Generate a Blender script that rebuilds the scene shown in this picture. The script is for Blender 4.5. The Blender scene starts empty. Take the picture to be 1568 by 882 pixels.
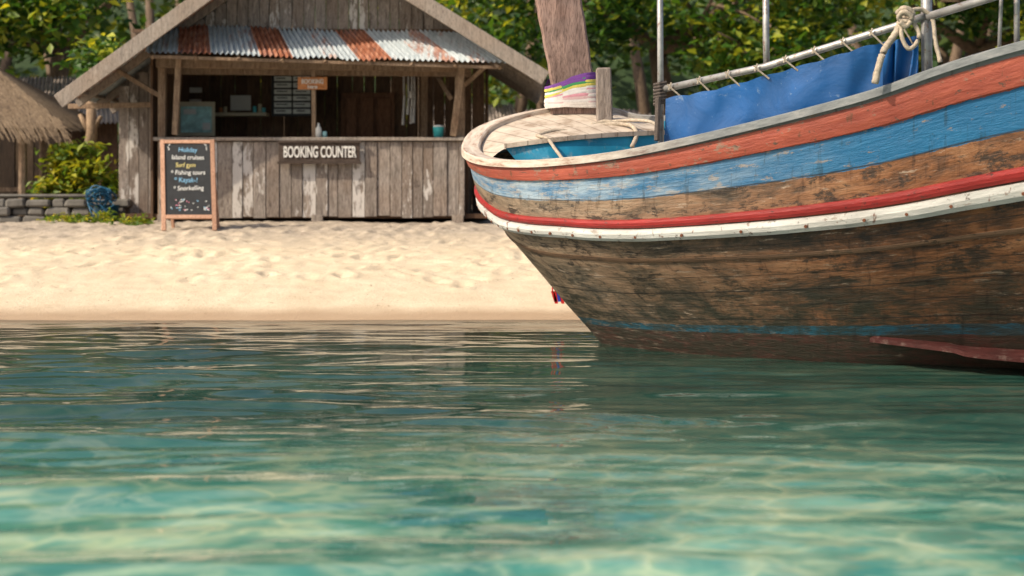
import bpy, math, random
import numpy as np
from mathutils import Vector, Matrix
random.seed(7); rng=np.random.default_rng(7)
S=bpy.context.scene
H=1.13; F=2178.0; HY=300.0
def W(px,py,Y): return Vector(((px-784)/F*Y, Y, H+(HY-py)/F*Y))

# ---------------------------------------------------------------- materials
def newmat(name):
    m=bpy.data.materials.new(name); m.use_nodes=True
    nt=m.node_tree; nt.nodes.clear()
    out=nt.nodes.new('ShaderNodeOutputMaterial')
    return m,nt,out
class N:
    def __init__(s,nt): s.nt=nt
    def new(s,t,**k):
        n=s.nt.nodes.new(t)
        for a,b in k.items(): setattr(n,a,b)
        return n
    def link(s,a,b): s.nt.links.new(a,b)
    def setin(s,n,key,v):
        if v is None: return
        if isinstance(v,bpy.types.NodeSocket): s.link(v,n.inputs[key])
        else: n.inputs[key].default_value=v
    def coord(s,kind='Object'):
        return s.new('ShaderNodeTexCoord').outputs[kind]
    def attr(s,name,out='Fac'):
        n=s.new('ShaderNodeAttribute'); n.attribute_name=name; return n.outputs[out]
    def mapping(s,vec,scale=(1,1,1),loc=(0,0,0),rot=(0,0,0)):
        n=s.new('ShaderNodeMapping'); s.link(vec,n.inputs[0])
        n.inputs['Scale'].default_value=scale; n.inputs['Location'].default_value=loc; n.inputs['Rotation'].default_value=rot
        return n.outputs[0]
    def noise(s,vec,scale,detail=4,rough=.55,dist=0):
        n=s.new('ShaderNodeTexNoise'); s.link(vec,n.inputs['Vector'])
        n.inputs['Scale'].default_value=scale; n.inputs['Detail'].default_value=detail
        n.inputs['Roughness'].default_value=rough; n.inputs['Distortion'].default_value=dist
        return n.outputs['Fac']
    def ramp(s,fac,stops,interp='LINEAR'):
        n=s.new('ShaderNodeValToRGB'); s.setin(n,0,fac); cr=n.color_ramp; cr.interpolation=interp
        while len(cr.elements)<len(stops): cr.elements.new(0.5)
        for e,(p,c) in zip(cr.elements,stops):
            e.position=p
            if isinstance(c,(int,float)): c=(c,c,c)
            e.color=(c[0],c[1],c[2],1)
        return n.outputs['Color']
    def mix(s,fac,a,b,mode='MIX'):
        n=s.new('ShaderNodeMix',data_type='RGBA',blend_type=mode)
        s.setin(n,0,fac)
        for i,v in ((6,a),(7,b)):
            if isinstance(v,(tuple,list)): v=(v[0],v[1],v[2],1)
            s.setin(n,i,v)
        return n.outputs[2]
    def math(s,op,a,b=None,clamp=False):
        n=s.new('ShaderNodeMath',operation=op,use_clamp=clamp); s.setin(n,0,a); s.setin(n,1,b); return n.outputs[0]
    def mapr(s,v,a,b,c=0.,d=1.):
        n=s.new('ShaderNodeMapRange'); s.setin(n,0,v); n.inputs[1].default_value=a;n.inputs[2].default_value=b;n.inputs[3].default_value=c;n.inputs[4].default_value=d
        return n.outputs[0]
    def bump(s,h,strength=.4,dist=.02):
        n=s.new('ShaderNodeBump'); s.link(h,n.inputs['Height']); n.inputs['Strength'].default_value=strength; n.inputs['Distance'].default_value=dist
        return n.outputs[0]
    def pbr(s,out,col,rough=.7,nrm=None,metal=0,spec=.4):
        b=s.new('ShaderNodeBsdfPrincipled')
        if isinstance(col,(tuple,list)): col=(col[0],col[1],col[2],1)
        s.setin(b,'Base Color',col); s.setin(b,'Roughness',rough); s.setin(b,'Metallic',metal)
        b.inputs['Specular IOR Level'].default_value=spec
        if nrm is not None: s.link(nrm,b.inputs['Normal'])
        s.link(b.outputs[0],out.inputs[0]); return b
    def sep(s,v):
        n=s.new('ShaderNodeSeparateXYZ'); s.link(v,n.inputs[0]); return n.outputs

def wood(name,dark,light,white=0.0,scale=(9,9,1.2),hue=(.25,.17,.1),rough=.8,warm=.3,sp=.3):
    m,nt,out=newmat(name); n=N(nt); c=n.coord(); r=n.attr('rnd')
    off=n.new('ShaderNodeVectorMath',operation='ADD'); n.link(c,off.inputs[0])
    cb=n.new('ShaderNodeCombineXYZ'); n.link(n.math('MULTIPLY',r,37.),cb.inputs[0]); n.link(n.math('MULTIPLY',r,91.),cb.inputs[2]); n.link(cb.outputs[0],off.inputs[1])
    v=off.outputs[0]
    g=n.noise(n.mapping(v,scale),3.2,8,.65,.6)
    gf=n.noise(n.mapping(v,tuple(q*5 for q in scale)),3,4,.6)
    base=n.ramp(g,[(.28,dark),(.5,tuple((a+b)/2 for a,b in zip(dark,light))),(.75,light)])
    base=n.mix(n.mapr(n.noise(v,1.7,3),.45,.7,0,warm),base,hue)
    base=n.mix(n.mapr(r,0,1,.0,.6),base,n.mix(1.,base,(.48,.44,.41),'MULTIPLY'))
    base=n.mix(n.ramp(gf,[(.35,.75),(.5,.0)]),base,n.mix(1.,base,(.35,.3,.28),'MULTIPLY'))
    if white>0:
        r2=n.math('FRACT',n.math('MULTIPLY',r,7.31))
        w=n.math('ADD',n.noise(n.mapping(v,(4,4,1.1)),2.2,9,.75),n.mapr(r2,0,1,-.17,.13))
        wm=n.ramp(w,[(.655-.2*white,0.),(.69-.2*white,.9)])
        base=n.mix(wm,base,(.60,.56,.52))
        base=n.mix(n.ramp(n.noise(n.mapping(v,(3,3,1.3),(4,4,4)),2.6,9,.78),[(.57,0.),(.62,.75)]),base,(.085,.062,.05))
    n.pbr(out,base,rough,n.bump(n.math('ADD',g,gf),.5,.012),spec=sp)
    return m
def plain(name,col,rough=.6,var=.3,scale=6,metal=0,bump=.15,spec=.4,dirt=None):
    m,nt,out=newmat(name); n=N(nt); c=n.coord()
    a=n.noise(c,scale,6,.6)
    d=tuple(q*(1-var) for q in col); l=tuple(min(1,q*(1+var)) for q in col)
    col2=n.ramp(a,[(.3,d),(.7,l)])
    if dirt: col2=n.mix(n.ramp(n.noise(n.mapping(c,(1,1,1),(3,3,3)),scale*2.2,8,.7),[(.55,0.),(.66,.8)]),col2,dirt)
    n.pbr(out,col2,rough,n.bump(n.noise(c,scale*6,3),bump,.01),metal,spec)
    return m

M_wall=wood('weathered_planks',(.15,.125,.105),(.50,.435,.38),white=.60,hue=(.33,.215,.14))
M_gable=wood('gable_planks',(.14,.118,.102),(.44,.38,.335),white=.22,hue=(.31,.20,.13))
M_beam=wood('beam_wood',(.14,.09,.06),(.42,.31,.21),hue=(.36,.20,.10))
M_barge=wood('barge_wood',(.21,.18,.155),(.46,.40,.34),hue=(.36,.24,.15))
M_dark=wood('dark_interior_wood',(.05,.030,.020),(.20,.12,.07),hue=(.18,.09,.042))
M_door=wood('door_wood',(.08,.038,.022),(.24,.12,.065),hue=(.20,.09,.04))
M_chframe=wood('chalkboard_frame_wood',(.46,.25,.16),(.68,.42,.29),hue=(.55,.31,.20),warm=.3)
M_stem=wood('stem_wood',(.15,.10,.085),(.44,.30,.25),hue=(.36,.18,.12),scale=(7,7,1.0),warm=.5)
M_post=wood('grey_post_wood',(.14,.115,.10),(.40,.34,.30))
M_bark=wood('bark',(.06,.042,.028),(.22,.155,.105),scale=(6,6,2))
M_palebark=wood('pale_bark',(.20,.13,.08),(.45,.32,.2),scale=(6,6,2))
M_black=plain('chalk_black',(.018,.02,.023),.75,.3,8)
M_paper=plain('white_paper',(.62,.62,.58),.8,.08,3)
M_paper2=plain('cream_paper',(.46,.40,.28),.8,.15,3)
M_chalk=plain('chalk_white',(.75,.75,.72),.9,.1,5)
M_chalkb=plain('chalk_blue',(.25,.5,.72),.9,.1,5)
M_chalky=plain('chalk_yellow',(.72,.62,.25),.9,.1,5)
M_chalkp=plain('chalk_pink',(.7,.25,.35),.9,.1)
M_signorange=wood('orange_sign_wood',(.34,.13,.05),(.6,.27,.11),hue=(.5,.2,.06),scale=(1.2,9,9))
M_signbrown=wood('brown_sign_wood',(.05,.036,.028),(.125,.092,.074),hue=(.09,.055,.035),scale=(1.2,9,9))
M_textwhite=plain('sign_paint_white',(.72,.70,.66),.7,.15,20,dirt=(.3,.25,.2))
M_poster=plain('poster_teal',(.34,.58,.56),.6,.5,7)
M_metal=plain('galvanised_pipe',(.36,.35,.34),.45,.3,10,metal=.5,dirt=(.18,.09,.05))
M_rope=plain('rope_fibre',(.42,.35,.27),.9,.3,40,bump=.6)
M_ropedark=plain('dark_rope',(.09,.07,.06),.9,.3,40,bump=.6)
M_bluetub=plain('blue_plastic',(.015,.10,.19),.4,.4,5)
M_teal=plain('teal_plastic',(.05,.38,.42),.4,.2,5)
M_stone=plain('grey_stone',(.13,.12,.105),.9,.5,3,bump=.8)
M_red=plain('red_ribbon',(.6,.02,.02),.7,.1); M_blu=plain('blue_ribbon',(.02,.06,.45),.7,.1)
M_greyroof=plain('old_grey_roof',(.30,.25,.22),.8,.35,5)

m,nt,out=newmat('corrugated_iron'); n=N(nt); c=n.coord(); r=n.attr('rnd')
nz=n.noise(n.mapping(c,(1.0,.6,.6)),3.4,8,.7); stx=n.noise(n.mapping(c,(14,1,1)),1.6,5,.6)
rs=n.math('ADD',n.math('ADD',n.math('MULTIPLY',r,.36),n.math('MULTIPLY',nz,.66)),n.math('MULTIPLY',stx,.30))
mask=n.ramp(rs,[(.60,0.),(.68,.75),(.80,1.)])
zinc=n.ramp(n.noise(n.mapping(c,(6,1,1)),5,6,.6),[(.3,(.27,.32,.35)),(.7,(.56,.61,.63))])
rust=n.ramp(n.math('ADD',n.math('MULTIPLY',n.noise(c,9,6,.7),.5),n.math('MULTIPLY',stx,.5)),[(.36,(.11,.036,.018)),(.5,(.29,.10,.05)),(.62,(.48,.25,.16))])
n.pbr(out,n.mix(mask,zinc,rust),n.mapr(mask,0,1,.42,.85),n.bump(n.noise(c,25,4),.2,.01),0.2,.4)
M_iron=m

# ---------------------------------------------------------------- builders
class MB:
    def __init__(s): s.v=[];s.f=[];s.r=[];s.mi=[];s.uv=[]
    def quad(s,a,b,c,d,r=0,mi=0):
        i=len(s.v); s.v+= [tuple(a),tuple(b),tuple(c),tuple(d)]; s.f.append((i,i+1,i+2,i+3)); s.r.append(r); s.mi.append(mi)
    def box(s,c,size,ax=None,r=None,mi=0,taper=1.0):
        if r is None: r=random.random()
        c=Vector(c); hx,hy,hz=[q/2 for q in size]
        if ax is None: ax=(Vector((1,0,0)),Vector((0,1,0)),Vector((0,0,1)))
        i=len(s.v)
        for z in (-1,1):
            t=taper if z>0 else 1
            for x,y in ((-1,-1),(1,-1),(1,1),(-1,1)):
                s.v.append(tuple(c+ax[0]*hx*x*t+ax[1]*hy*y*t+ax[2]*hz*z))
        for q in ((3,2,1,0),(4,5,6,7),(0,1,5,4),(1,2,6,5),(2,3,7,6),(3,0,4,7)):
            s.f.append(tuple(i+k for k in q)); s.r.append(r); s.mi.append(mi)
    def beam(s,p0,p1,w,h,up=Vector((0,-1,0)),r=None,mi=0,taper=1.0):
        p0=Vector(p0);p1=Vector(p1);z=(p1-p0);L=z.length;z.normalize()
        x=up.cross(z)
        if x.length<1e-4: x=Vector((1,0,0)).cross(z)
        x.normalize(); y=z.cross(x)
        s.box((p0+p1)/2,(w,h,L),(x,y,z),r,mi,taper)
    def tube(s,pts,rad,seg=8,r=None,mi=0,wob=0):
        if r is None: r=random.random()
        pts=[Vector(p) for p in pts]; n=len(pts); base=len(s.v)
        if not hasattr(rad,'__len__'): rad=[rad]*n
        for k,p in enumerate(pts):
            t=(pts[min(k+1,n-1)]-pts[max(k-1,0)]).normalized()
            ref=Vector((0,0,1)) if abs(t.z)<.9 else Vector((1,0,0))
            x=t.cross(ref).normalized(); y=t.cross(x)
            for j in range(seg):
                a=j/seg*2*math.pi; q=rad[k]*(1+wob*(random.random()-.5))
                s.v.append(tuple(p+x*math.cos(a)*q+y*math.sin(a)*q))
        for k in range(n-1):
            for j in range(seg):
                a=base+k*seg+j;b=base+k*seg+(j+1)%seg
                s.f.append((a,b,b+seg,a+seg)); s.r.append(r); s.mi.append(mi)
        s.f.append(tuple(base+j for j in range(seg))[::-1]); s.r.append(r); s.mi.append(mi)
        s.f.append(tuple(base+(n-1)*seg+j for j in range(seg))); s.r.append(r); s.mi.append(mi)
    def grid(s,P,r=0,mi=0,rows=None):
        a=len(s.v); ni=len(P); nj=len(P[0])
        for row in P:
            for p in row: s.v.append(tuple(p))
        for i in range(ni-1):
            for j in range(nj-1):
                s.f.append((a+i*nj+j,a+i*nj+j+1,a+(i+1)*nj+j+1,a+(i+1)*nj+j)); s.r.append(r if rows is None else rows(i,j)); s.mi.append(mi)
    def obj(s,name,mats,parent=None,smooth=False,bevel=0):
        me=bpy.data.meshes.new(name); me.from_pydata(s.v,[],s.f)
        if not isinstance(mats,(list,tuple)): mats=[mats]
        for m in mats: me.materials.append(m)
        a=me.attributes.new('rnd','FLOAT','FACE'); a.data.foreach_set('value',np.array(s.r,dtype=np.float32))
        me.polygons.foreach_set('material_index',np.array(s.mi,dtype=np.int32))
        if smooth: me.polygons.foreach_set('use_smooth',np.ones(len(s.f),dtype=bool))
        me.update()
        o=bpy.data.objects.new(name,me); S.collection.objects.link(o)
        if parent: o.parent=parent
        if bevel:
            b=o.modifiers.new('b','BEVEL'); b.width=bevel; b.segments=1; b.limit_method='ANGLE'
        return o
def empty(name):
    e=bpy.data.objects.new(name,None); S.collection.objects.link(e); return e
def text(name,body,loc,size,mat,parent,rot=(math.pi/2,0,0),ext=.004,align='CENTER',bold=0,xs=1):
    c=bpy.data.curves.new(name,'FONT'); c.body=body; c.size=size; c.extrude=ext; c.align_x=align; c.offset=bold
    c.materials.append(mat); o=bpy.data.objects.new(name,c); S.collection.objects.link(o)
    o.location=loc; o.rotation_euler=rot; o.scale=(xs,1,1); o.parent=parent; return o
def cat(pts,sub):
    P=np.array([tuple(p) for p in pts],float); n=len(P); out=[]
    for i in range(n-1):
        p0=P[i-1] if i>0 else 2*P[0]-P[1]; p1=P[i];p2=P[i+1];p3=P[i+2] if i+2<n else 2*P[-1]-P[-2]
        for k in range(sub):
            t=k/sub
            out.append(.5*((2*p1)+(-p0+p2)*t+(2*p0-5*p1+4*p2-p3)*t*t+(-p0+3*p1-3*p2+p3)*t**3))
    out.append(P[-1]); return np.array(out)

# ---------------------------------------------------------------- ground
def vnoise(X,Y,sc,seed):
    g=np.random.default_rng(seed).random((256,256)); x=X*sc+1000.3; y=Y*sc+1000.7
    xi=np.floor(x).astype(int);yi=np.floor(y).astype(int);fx=x-xi;fy=y-yi;fx=fx*fx*(3-2*fx);fy=fy*fy*(3-2*fy)
    a=g[xi%256,yi%256];b=g[(xi+1)%256,yi%256];c=g[xi%256,(yi+1)%256];d=g[(xi+1)%256,(yi+1)%256]
    return (a*(1-fx)+b*fx)*(1-fy)+(c*(1-fx)+d*fx)*fy-.5
def gz(Y):
    return np.interp(Y,[-400,0,6,9,11.2,12.95,14,16,17.7,19,22,30,60,400],[-6,-2.4,-1.3,-.7,-.20,0,.17,.47,.685,.77,.82,1.0,1.5,3])
def noncoords(lo,a,b,hi,step,grow=1.35):
    mid=list(np.arange(a,b,step)); L=[];x=a;s=step
    while x>lo: s*=grow; x-=s; L.append(max(x,lo))
    R=[];x=mid[-1];s=step
    while x<hi: s*=grow; x+=s; R.append(min(x,hi))
    return np.array(L[::-1]+mid+R)
def sheet(name,xs,ys,zf,mat):
    X,Y=np.meshgrid(xs,ys); Z=zf(X,Y)
    V=np.stack([X,Y,Z],-1).reshape(-1,3); nx=len(xs);ny=len(ys)
    idx=np.arange(nx*ny).reshape(ny,nx)
    Fc=np.stack([idx[:-1,:-1],idx[:-1,1:],idx[1:,1:],idx[1:,:-1]],-1).reshape(-1,4)
    me=bpy.data.meshes.new(name); me.vertices.add(len(V)); me.vertices.foreach_set('co',V.ravel())
    me.loops.add(Fc.size); me.loops.foreach_set('vertex_index',Fc.ravel().astype(np.int32))
    me.polygons.add(len(Fc)); me.polygons.foreach_set('loop_start',(np.arange(len(Fc))*4).astype(np.int32))
    me.polygons.foreach_set('use_smooth',np.ones(len(Fc),dtype=bool))
    me.materials.append(mat); me.update(calc_edges=True); me.validate()
    o=bpy.data.objects.new(name,me); S.collection.objects.link(o); return o
foot=[(rng.uniform(-9,3),14.2+4.8*rng.uniform(0,1)**.7,rng.uniform(0,6.28),rng.uniform(.55,1.2)) for _ in range(800)]
def gzf(X,Y):
    Z=gz(Y)
    am=np.clip((Y-13.2)/1.6,0,1)*np.clip((23-Y)/3,0,1)
    Z=Z+am*(.035*vnoise(X,Y,.9,1)+.018*vnoise(X,Y,2.6,2)+.014*vnoise(X,Y,6,3)+.014*vnoise(X,Y,13,4)+.009*vnoise(X,Y,25,5))
    Z=Z+.03*vnoise(X,Y*0,.6,9)*np.clip(1-abs(Y-13)/2,0,1)
    for fx,fy,a,s in foot:
        ix=np.searchsorted(X[0],[fx-.3,fx+.3]); iy=np.searchsorted(Y[:,0],[fy-.3,fy+.3])
        sl=(slice(iy[0],iy[1]),slice(ix[0],ix[1]))
        dx=X[sl]-fx;dy=Y[sl]-fy;u=(dx*math.cos(a)+dy*math.sin(a))/(.12*s);v=(-dx*math.sin(a)+dy*math.cos(a))/(.06*s)
        q=u*u+v*v; Z[sl]+= s*(-.022*np.exp(-q)+.011*np.exp(-(np.sqrt(q)-1.7)**2*3))
    return Z
m,nt,out=newmat('sand'); n=N(nt); c=n.coord(); x,y,z=n.sep(c)
f=n.noise(c,3,6,.6); ff=n.noise(c,60,4,.7)
sand=n.ramp(f,[(.3,(.62,.50,.345)),(.7,(.75,.635,.46))])
sand=n.mix(n.ramp(ff,[(.35,.35),(.6,0.)]),sand,(.40,.31,.21))
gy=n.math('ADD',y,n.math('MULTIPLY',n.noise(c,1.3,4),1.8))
sand=n.mix(n.mapr(gy,17.0,18.8,0,.78),sand,n.ramp(n.noise(c,9,6,.7),[(.35,(.21,.175,.145)),(.65,(.47,.40,.33))]))  # dappled tree shade painted into the sand colour, greyer towards the hut
deb=n.noise(n.mapping(c,(1,.6,1)),15,6,.75)
sand=n.mix(n.ramp(deb,[(.635,0.),(.67,.8)]),sand,(.15,.09,.05))
wz=n.math('ADD',z,n.math('MULTIPLY',n.noise(c,1.5,3),.06))
wet=n.mapr(wz,.065,.125,1,0)
sand=n.mix(n.math('MULTIPLY',wet,.8),sand,(.46,.31,.19))
n.pbr(out,sand,n.mapr(wet,0,1,.95,.3),n.bump(n.math('ADD',n.noise(c,22,6,.7),ff),.45,.03),spec=.3)
M_sand=m
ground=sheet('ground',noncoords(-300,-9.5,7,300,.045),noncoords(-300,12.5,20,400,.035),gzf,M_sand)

# ---------------------------------------------------------------- water
comps=[]
for i in range(60):
    lg=i<14
    lam=math.exp(rng.uniform(math.log(.55),math.log(1.4))) if lg else math.exp(rng.uniform(math.log(.16),math.log(.55)))
    th=rng.normal(0,.22 if lg else .17)+(math.pi/2)
    k=2*math.pi/lam; comps.append((k*math.cos(th),k*math.sin(th),rng.uniform(0,6.28),lam*(.0034 if lg else .0031),lam))
def wzf(X,Y):
    Z=np.zeros_like(X)
    wx=.30*vnoise(X,Y,.8,21)+.12*vnoise(X,Y,2.1,27); wy=.25*vnoise(X,Y,.7,22)+.06*vnoise(X,Y,1.9,23)
    for kx,ky,p,a,lam in comps:
        fade=1.0 if lam>.55 else np.clip((Y-2.5)/4.5,.30,1.)
        Z+=a*fade*np.sin(kx*(X+wx)+ky*(Y+wy)+p)
    am=.28+1.4*(vnoise(X,Y,.55,25)+.5)*(.6+.8*(vnoise(X,Y*2,.9,28)+.5))
    edge=np.clip((13.2-Y)/3.4,.03,1)*np.clip((Y+25)/10,0,1)*np.clip((16-abs(X))/6,0,1)
    return Z*am*edge
m,nt,out=newmat('sea_water'); n=N(nt); c=n.coord(); x,y,z=n.sep(c)
big=n.noise(n.mapping(c,(.6,1,1)),1.1,5,.6,1.2)
caustic_blots=n.noise(n.mapping(c,(.7,1.2,1)),2.2,5,.6,2.6)
teal=n.ramp(big,[(.32,(.014,.11,.090)),(.5,(.065,.25,.19)),(.66,(.21,.43,.32))])
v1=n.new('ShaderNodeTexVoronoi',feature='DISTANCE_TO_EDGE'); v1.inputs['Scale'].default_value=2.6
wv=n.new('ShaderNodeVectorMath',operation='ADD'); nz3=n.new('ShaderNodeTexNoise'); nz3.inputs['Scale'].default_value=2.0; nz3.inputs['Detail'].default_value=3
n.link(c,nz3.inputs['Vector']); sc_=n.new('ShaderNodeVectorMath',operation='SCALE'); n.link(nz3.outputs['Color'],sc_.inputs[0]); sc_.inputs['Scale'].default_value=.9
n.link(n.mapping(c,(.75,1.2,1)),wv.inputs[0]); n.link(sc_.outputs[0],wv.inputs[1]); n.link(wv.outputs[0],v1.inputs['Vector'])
caustic_web=n.ramp(v1.outputs['Distance'],[(0,1.),(.10,.35),(.25,0.)])
teal=n.mix(n.math('MULTIPLY',n.mapr(big,.4,.62,.10,.7),caustic_web),teal,(.56,.63,.38))  # pale caustic light web painted into the water's diffuse colour
teal=n.mix(n.ramp(caustic_blots,[(.53,0.),(.60,.3),(.70,.6)]),teal,(.36,.48,.33))  # softer caustic light patches, also painted into the diffuse colour
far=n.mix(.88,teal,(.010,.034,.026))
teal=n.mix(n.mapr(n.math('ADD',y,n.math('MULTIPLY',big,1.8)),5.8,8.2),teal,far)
bmp=n.bump(n.noise(n.mapping(c,(.8,2.6,1)),10,2,.5,.5),.04,.02)
fr=n.new('ShaderNodeFresnel'); fr.inputs['IOR'].default_value=1.45; n.link(bmp,fr.inputs['Normal'])
gl=n.new('ShaderNodeBsdfGlossy'); gl.inputs['Roughness'].default_value=.015; n.link(bmp,gl.inputs['Normal'])
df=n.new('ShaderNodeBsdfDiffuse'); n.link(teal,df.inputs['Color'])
tr=n.new('ShaderNodeBsdfTransparent'); tr.inputs['Color'].default_value=(.88,.93,.83,1)
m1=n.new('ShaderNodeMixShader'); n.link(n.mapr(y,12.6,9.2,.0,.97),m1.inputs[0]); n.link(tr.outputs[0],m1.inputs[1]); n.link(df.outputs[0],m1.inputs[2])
m2=n.new('ShaderNodeMixShader'); n.link(fr.outputs[0],m2.inputs[0]); n.link(m1.outputs[0],m2.inputs[1]); n.link(gl.outputs[0],m2.inputs[2])
n.link(m2.outputs[0],out.inputs[0])
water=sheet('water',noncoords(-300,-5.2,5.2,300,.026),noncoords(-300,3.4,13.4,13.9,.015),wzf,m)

# ---------------------------------------------------------------- booking hut
hut=empty('booking_hut')
def z19(py,Y=19.0): return H+(HY-py)/F*Y
XL,XR=-4.72,-.63
def plankwall(mb,x0,x1,y,zb,zt,th=.03,wmin=.13,wmax=.2,jit=.012):
    x=x0
    while x<x1-.02:
        w=min(random.uniform(wmin,wmax),x1-x)
        b=zb(x+w/2) if callable(zb) else zb; t=zt(x+w/2) if callable(zt) else zt
        b+=random.uniform(-.02,.015)
        if t>b+.03: mb.box((x+w/2,y+random.uniform(-jit,jit),(b+t)/2),(w-.008,th,t-b))
        x+=w
mb=MB(); plankwall(mb,XL,XR,19.0,z19(332),z19(216)-.01)
mb.box((-2.67,19.0+.03,z19(280)),(4.05,.03,.08),r=.9)
o=mb.obj('counter_planks',M_wall,hut,bevel=.004)
mb=MB()
mb.box(((XL+XR)/2,19.08,z19(213)),(XR-XL+.12,.30,.045),r=.2)
for px in (250,485,700):
    X=(px-784)/F*19; mb.box((X+.01,19.0,(z19(348)+z19(333))/2-.05),(.15,.13,.30),r=.3)
o=mb.obj('counter_ledge',M_barge,hut,bevel=.004)
mb=MB()
zb=z19(96)
for px,w in ((247,.10),(704,.13)):
    X=(px-784)/F*19; mb.box((X,19.06,(z19(330)+zb)/2),(w,.1,zb-z19(330)))
mb.beam(W(268,206,18.95),W(274,84,18.8),.075,.07)
mb.beam(W(481,210,19.1),W(480,98,19.0),.055,.07)
mb.beam(W(694,208,18.95),W(708,98,18.75),.09,.07)
mb.beam(W(649,213,20.3),W(650,110,20.3),.09,.09)
mb.beam(W(240,96,18.9),W(720,103,18.9),.10,.13,up=Vector((0,0,1)))
mb.beam(W(236,108,19.4),W(722,112,19.4),.08,.1,up=Vector((0,0,1)))
mb.beam(W(690,150,19.05),W(660,100,20.0),.06,.06); mb.beam(W(712,130,19.05),W(745,100,18.6),.05,.06)
mb.beam(W(250,150,19.05),W(180,108,19.0),.06,.06)
mb.beam(W(105,163,19.5),W(245,160,19.5),.05,.07,up=Vector((0,0,1)))
mb.obj('posts_and_beams',M_beam,hut,bevel=.005)
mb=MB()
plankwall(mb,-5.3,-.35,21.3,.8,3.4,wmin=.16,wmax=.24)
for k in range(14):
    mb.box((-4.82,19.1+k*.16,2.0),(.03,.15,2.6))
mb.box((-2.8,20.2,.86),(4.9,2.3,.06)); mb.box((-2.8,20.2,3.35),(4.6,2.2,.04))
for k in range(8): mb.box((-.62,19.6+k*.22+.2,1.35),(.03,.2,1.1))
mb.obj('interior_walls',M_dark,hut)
mb=MB()
def fl(px0,py0,px1,py1,Y,th=.03,mi=0,mbx=None,r=None):
    a=W(px0,py0,Y);b=W(px1,py1,Y); (mbx or mb).box(((a.x+b.x)/2,Y,(a.z+b.z)/2),(abs(b.x-a.x),th,abs(b.z-a.z)),r=r,mi=mi)
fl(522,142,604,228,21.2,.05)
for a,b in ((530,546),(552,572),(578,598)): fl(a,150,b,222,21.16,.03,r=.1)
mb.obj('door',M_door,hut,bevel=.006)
mb=MB()
fl(330,173,410,178,20.8,.25,0); fl(271,156,329,208,20.2,.04,0)
fl(290,134,309,142,21.2,.02,1); fl(272,160,308,152,21.2,.02,1) ; fl(353,146,384,169,21.1,.02,1)
fl(277,163,324,203,20.17,.02,2)
fl(310,188,322,199,20.155,.01,1); fl(281,167,300,175,20.155,.01,1)
mb.obj('posters_and_shelf',[M_paper2,M_paper,M_poster],hut)
pb=MB()
fl(416,113,477,178,20.6,.03,0,pb)
for i in range(6):
    for j in range(2):
        x0=420+j*29; y0=117+i*10
        fl(x0,y0,x0+26,y0+7,20.58,.015,1,pb)
        fl(x0+2+random.random()*3,y0+2,x0+17+random.random()*6,y0+3.6,20.57,.008,0,pb)
pb.obj('price_board',[M_black,plain('price_strip',(.5,.52,.49),.8,.2)],hut)
mb=MB()
for px in (618,625,630,634):
    mb.tube([W(px,108,19.9),W(px+1,150,19.9),W(px-1,random.uniform(175,200),19.9)],[.010,.015,.020],6,mi=0)
mb.tube([W(630,140,19.85),W(631,150,19.85)],.05,8,mi=0)
mb.obj('hanging_gear',[M_metal,M_paper],hut)
mb=MB()
for px in (338,345,390,398,404): 
    h_=random.uniform(6,14); mb.tube([W(px,172,20.75),W(px,172-h_,20.75)],.028,7,mi=random.choice([0,1,2]))
mb.obj('shelf_goods',[M_signorange,M_teal,M_paper2],hut)
AX,AZ=-2.71,4.69; LX,LZ=-5.82,2.44; RX,RZ=.43,2.74
def rz(X): return AZ-(AX-X)*(AZ-LZ)/(AX-LX) if X<AX else AZ-(X-AX)*(AZ-RZ)/(RX-AX)
mb=MB(); plankwall(mb,-4.75,-.55,19.15,z19(62),lambda X:rz(X)-.10,wmin=.12,wmax=.17)
mb.obj('gable_planks',M_gable,hut,bevel=.003)
mb=MB(); plankwall(mb,-5.42,-4.80,19.7,.80,lambda X:rz(X)-.12,wmin=.11,wmax=.15)
for k in range(12): mb.box((-5.44,19.8+k*.15,(rz(-5.44)+.8)/2),(.03,.14,rz(-5.44)-.95))
mb.obj('side_room_planks',M_gable,hut,bevel=.003)
Y0,Y1=18.25,23.6
mb=MB()
for (ex,ez) in ((LX,LZ),(RX,RZ)):
    d=Vector((ex-AX,0,ez-AZ)); nn=Vector((-d.z,0,d.x)).normalized(); nn=nn if nn.z>0 else -nn
    Ny=170
    P=[]
    for i in range(Ny+1):
        yy=Y0+(Y1-Y0)*i/Ny; off=.018*math.sin(i/Ny*(Y1-Y0)/.09*2*math.pi/1.0)
        P.append([Vector((AX,yy,AZ))+d*t+nn*off for t in (0,.25,.5,.75,1.0)])
    mb.grid(P,rows=lambda i,j:(.55 if (i//14)%3==1 else .1))
mb.obj('main_roof',M_iron,hut,smooth=True)
mb=MB()
for (ex,ez) in ((LX,LZ),(RX,RZ)):
    e=Vector((ex,Y0,ez)); a=Vector((AX,Y0,AZ)); dn=Vector((0,0,-.10))
    mb.beam(e+dn,a+dn,.04,.19,up=Vector((0,0,1)),r=.2)
    mb.beam(e+dn+Vector((0,.07,.0)),a+dn+Vector((0,.07,.0)),.03,.11,up=Vector((0,0,1)),r=.8)
    for k in range(1,7):
        o_=Vector((0,k*.8,-.08)); mb.beam(e+o_,a+o_,.05,.10,up=Vector((0,0,1)),r=.9)
    for t in (.04,.35,.7):
        p=e.lerp(a,t)+Vector((0,0,-.035)); mb.beam(p,p+Vector((0,Y1-Y0,0)),.06,.04,up=Vector((0,0,1)),r=.9)
mb.obj('barge_boards_and_rafters',M_barge,hut,bevel=.004)
TL,TR,BL,BR=W(232,38,19.12),W(706,50,19.12),W(222,80,18.42),W(776,97,18.42)
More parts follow.
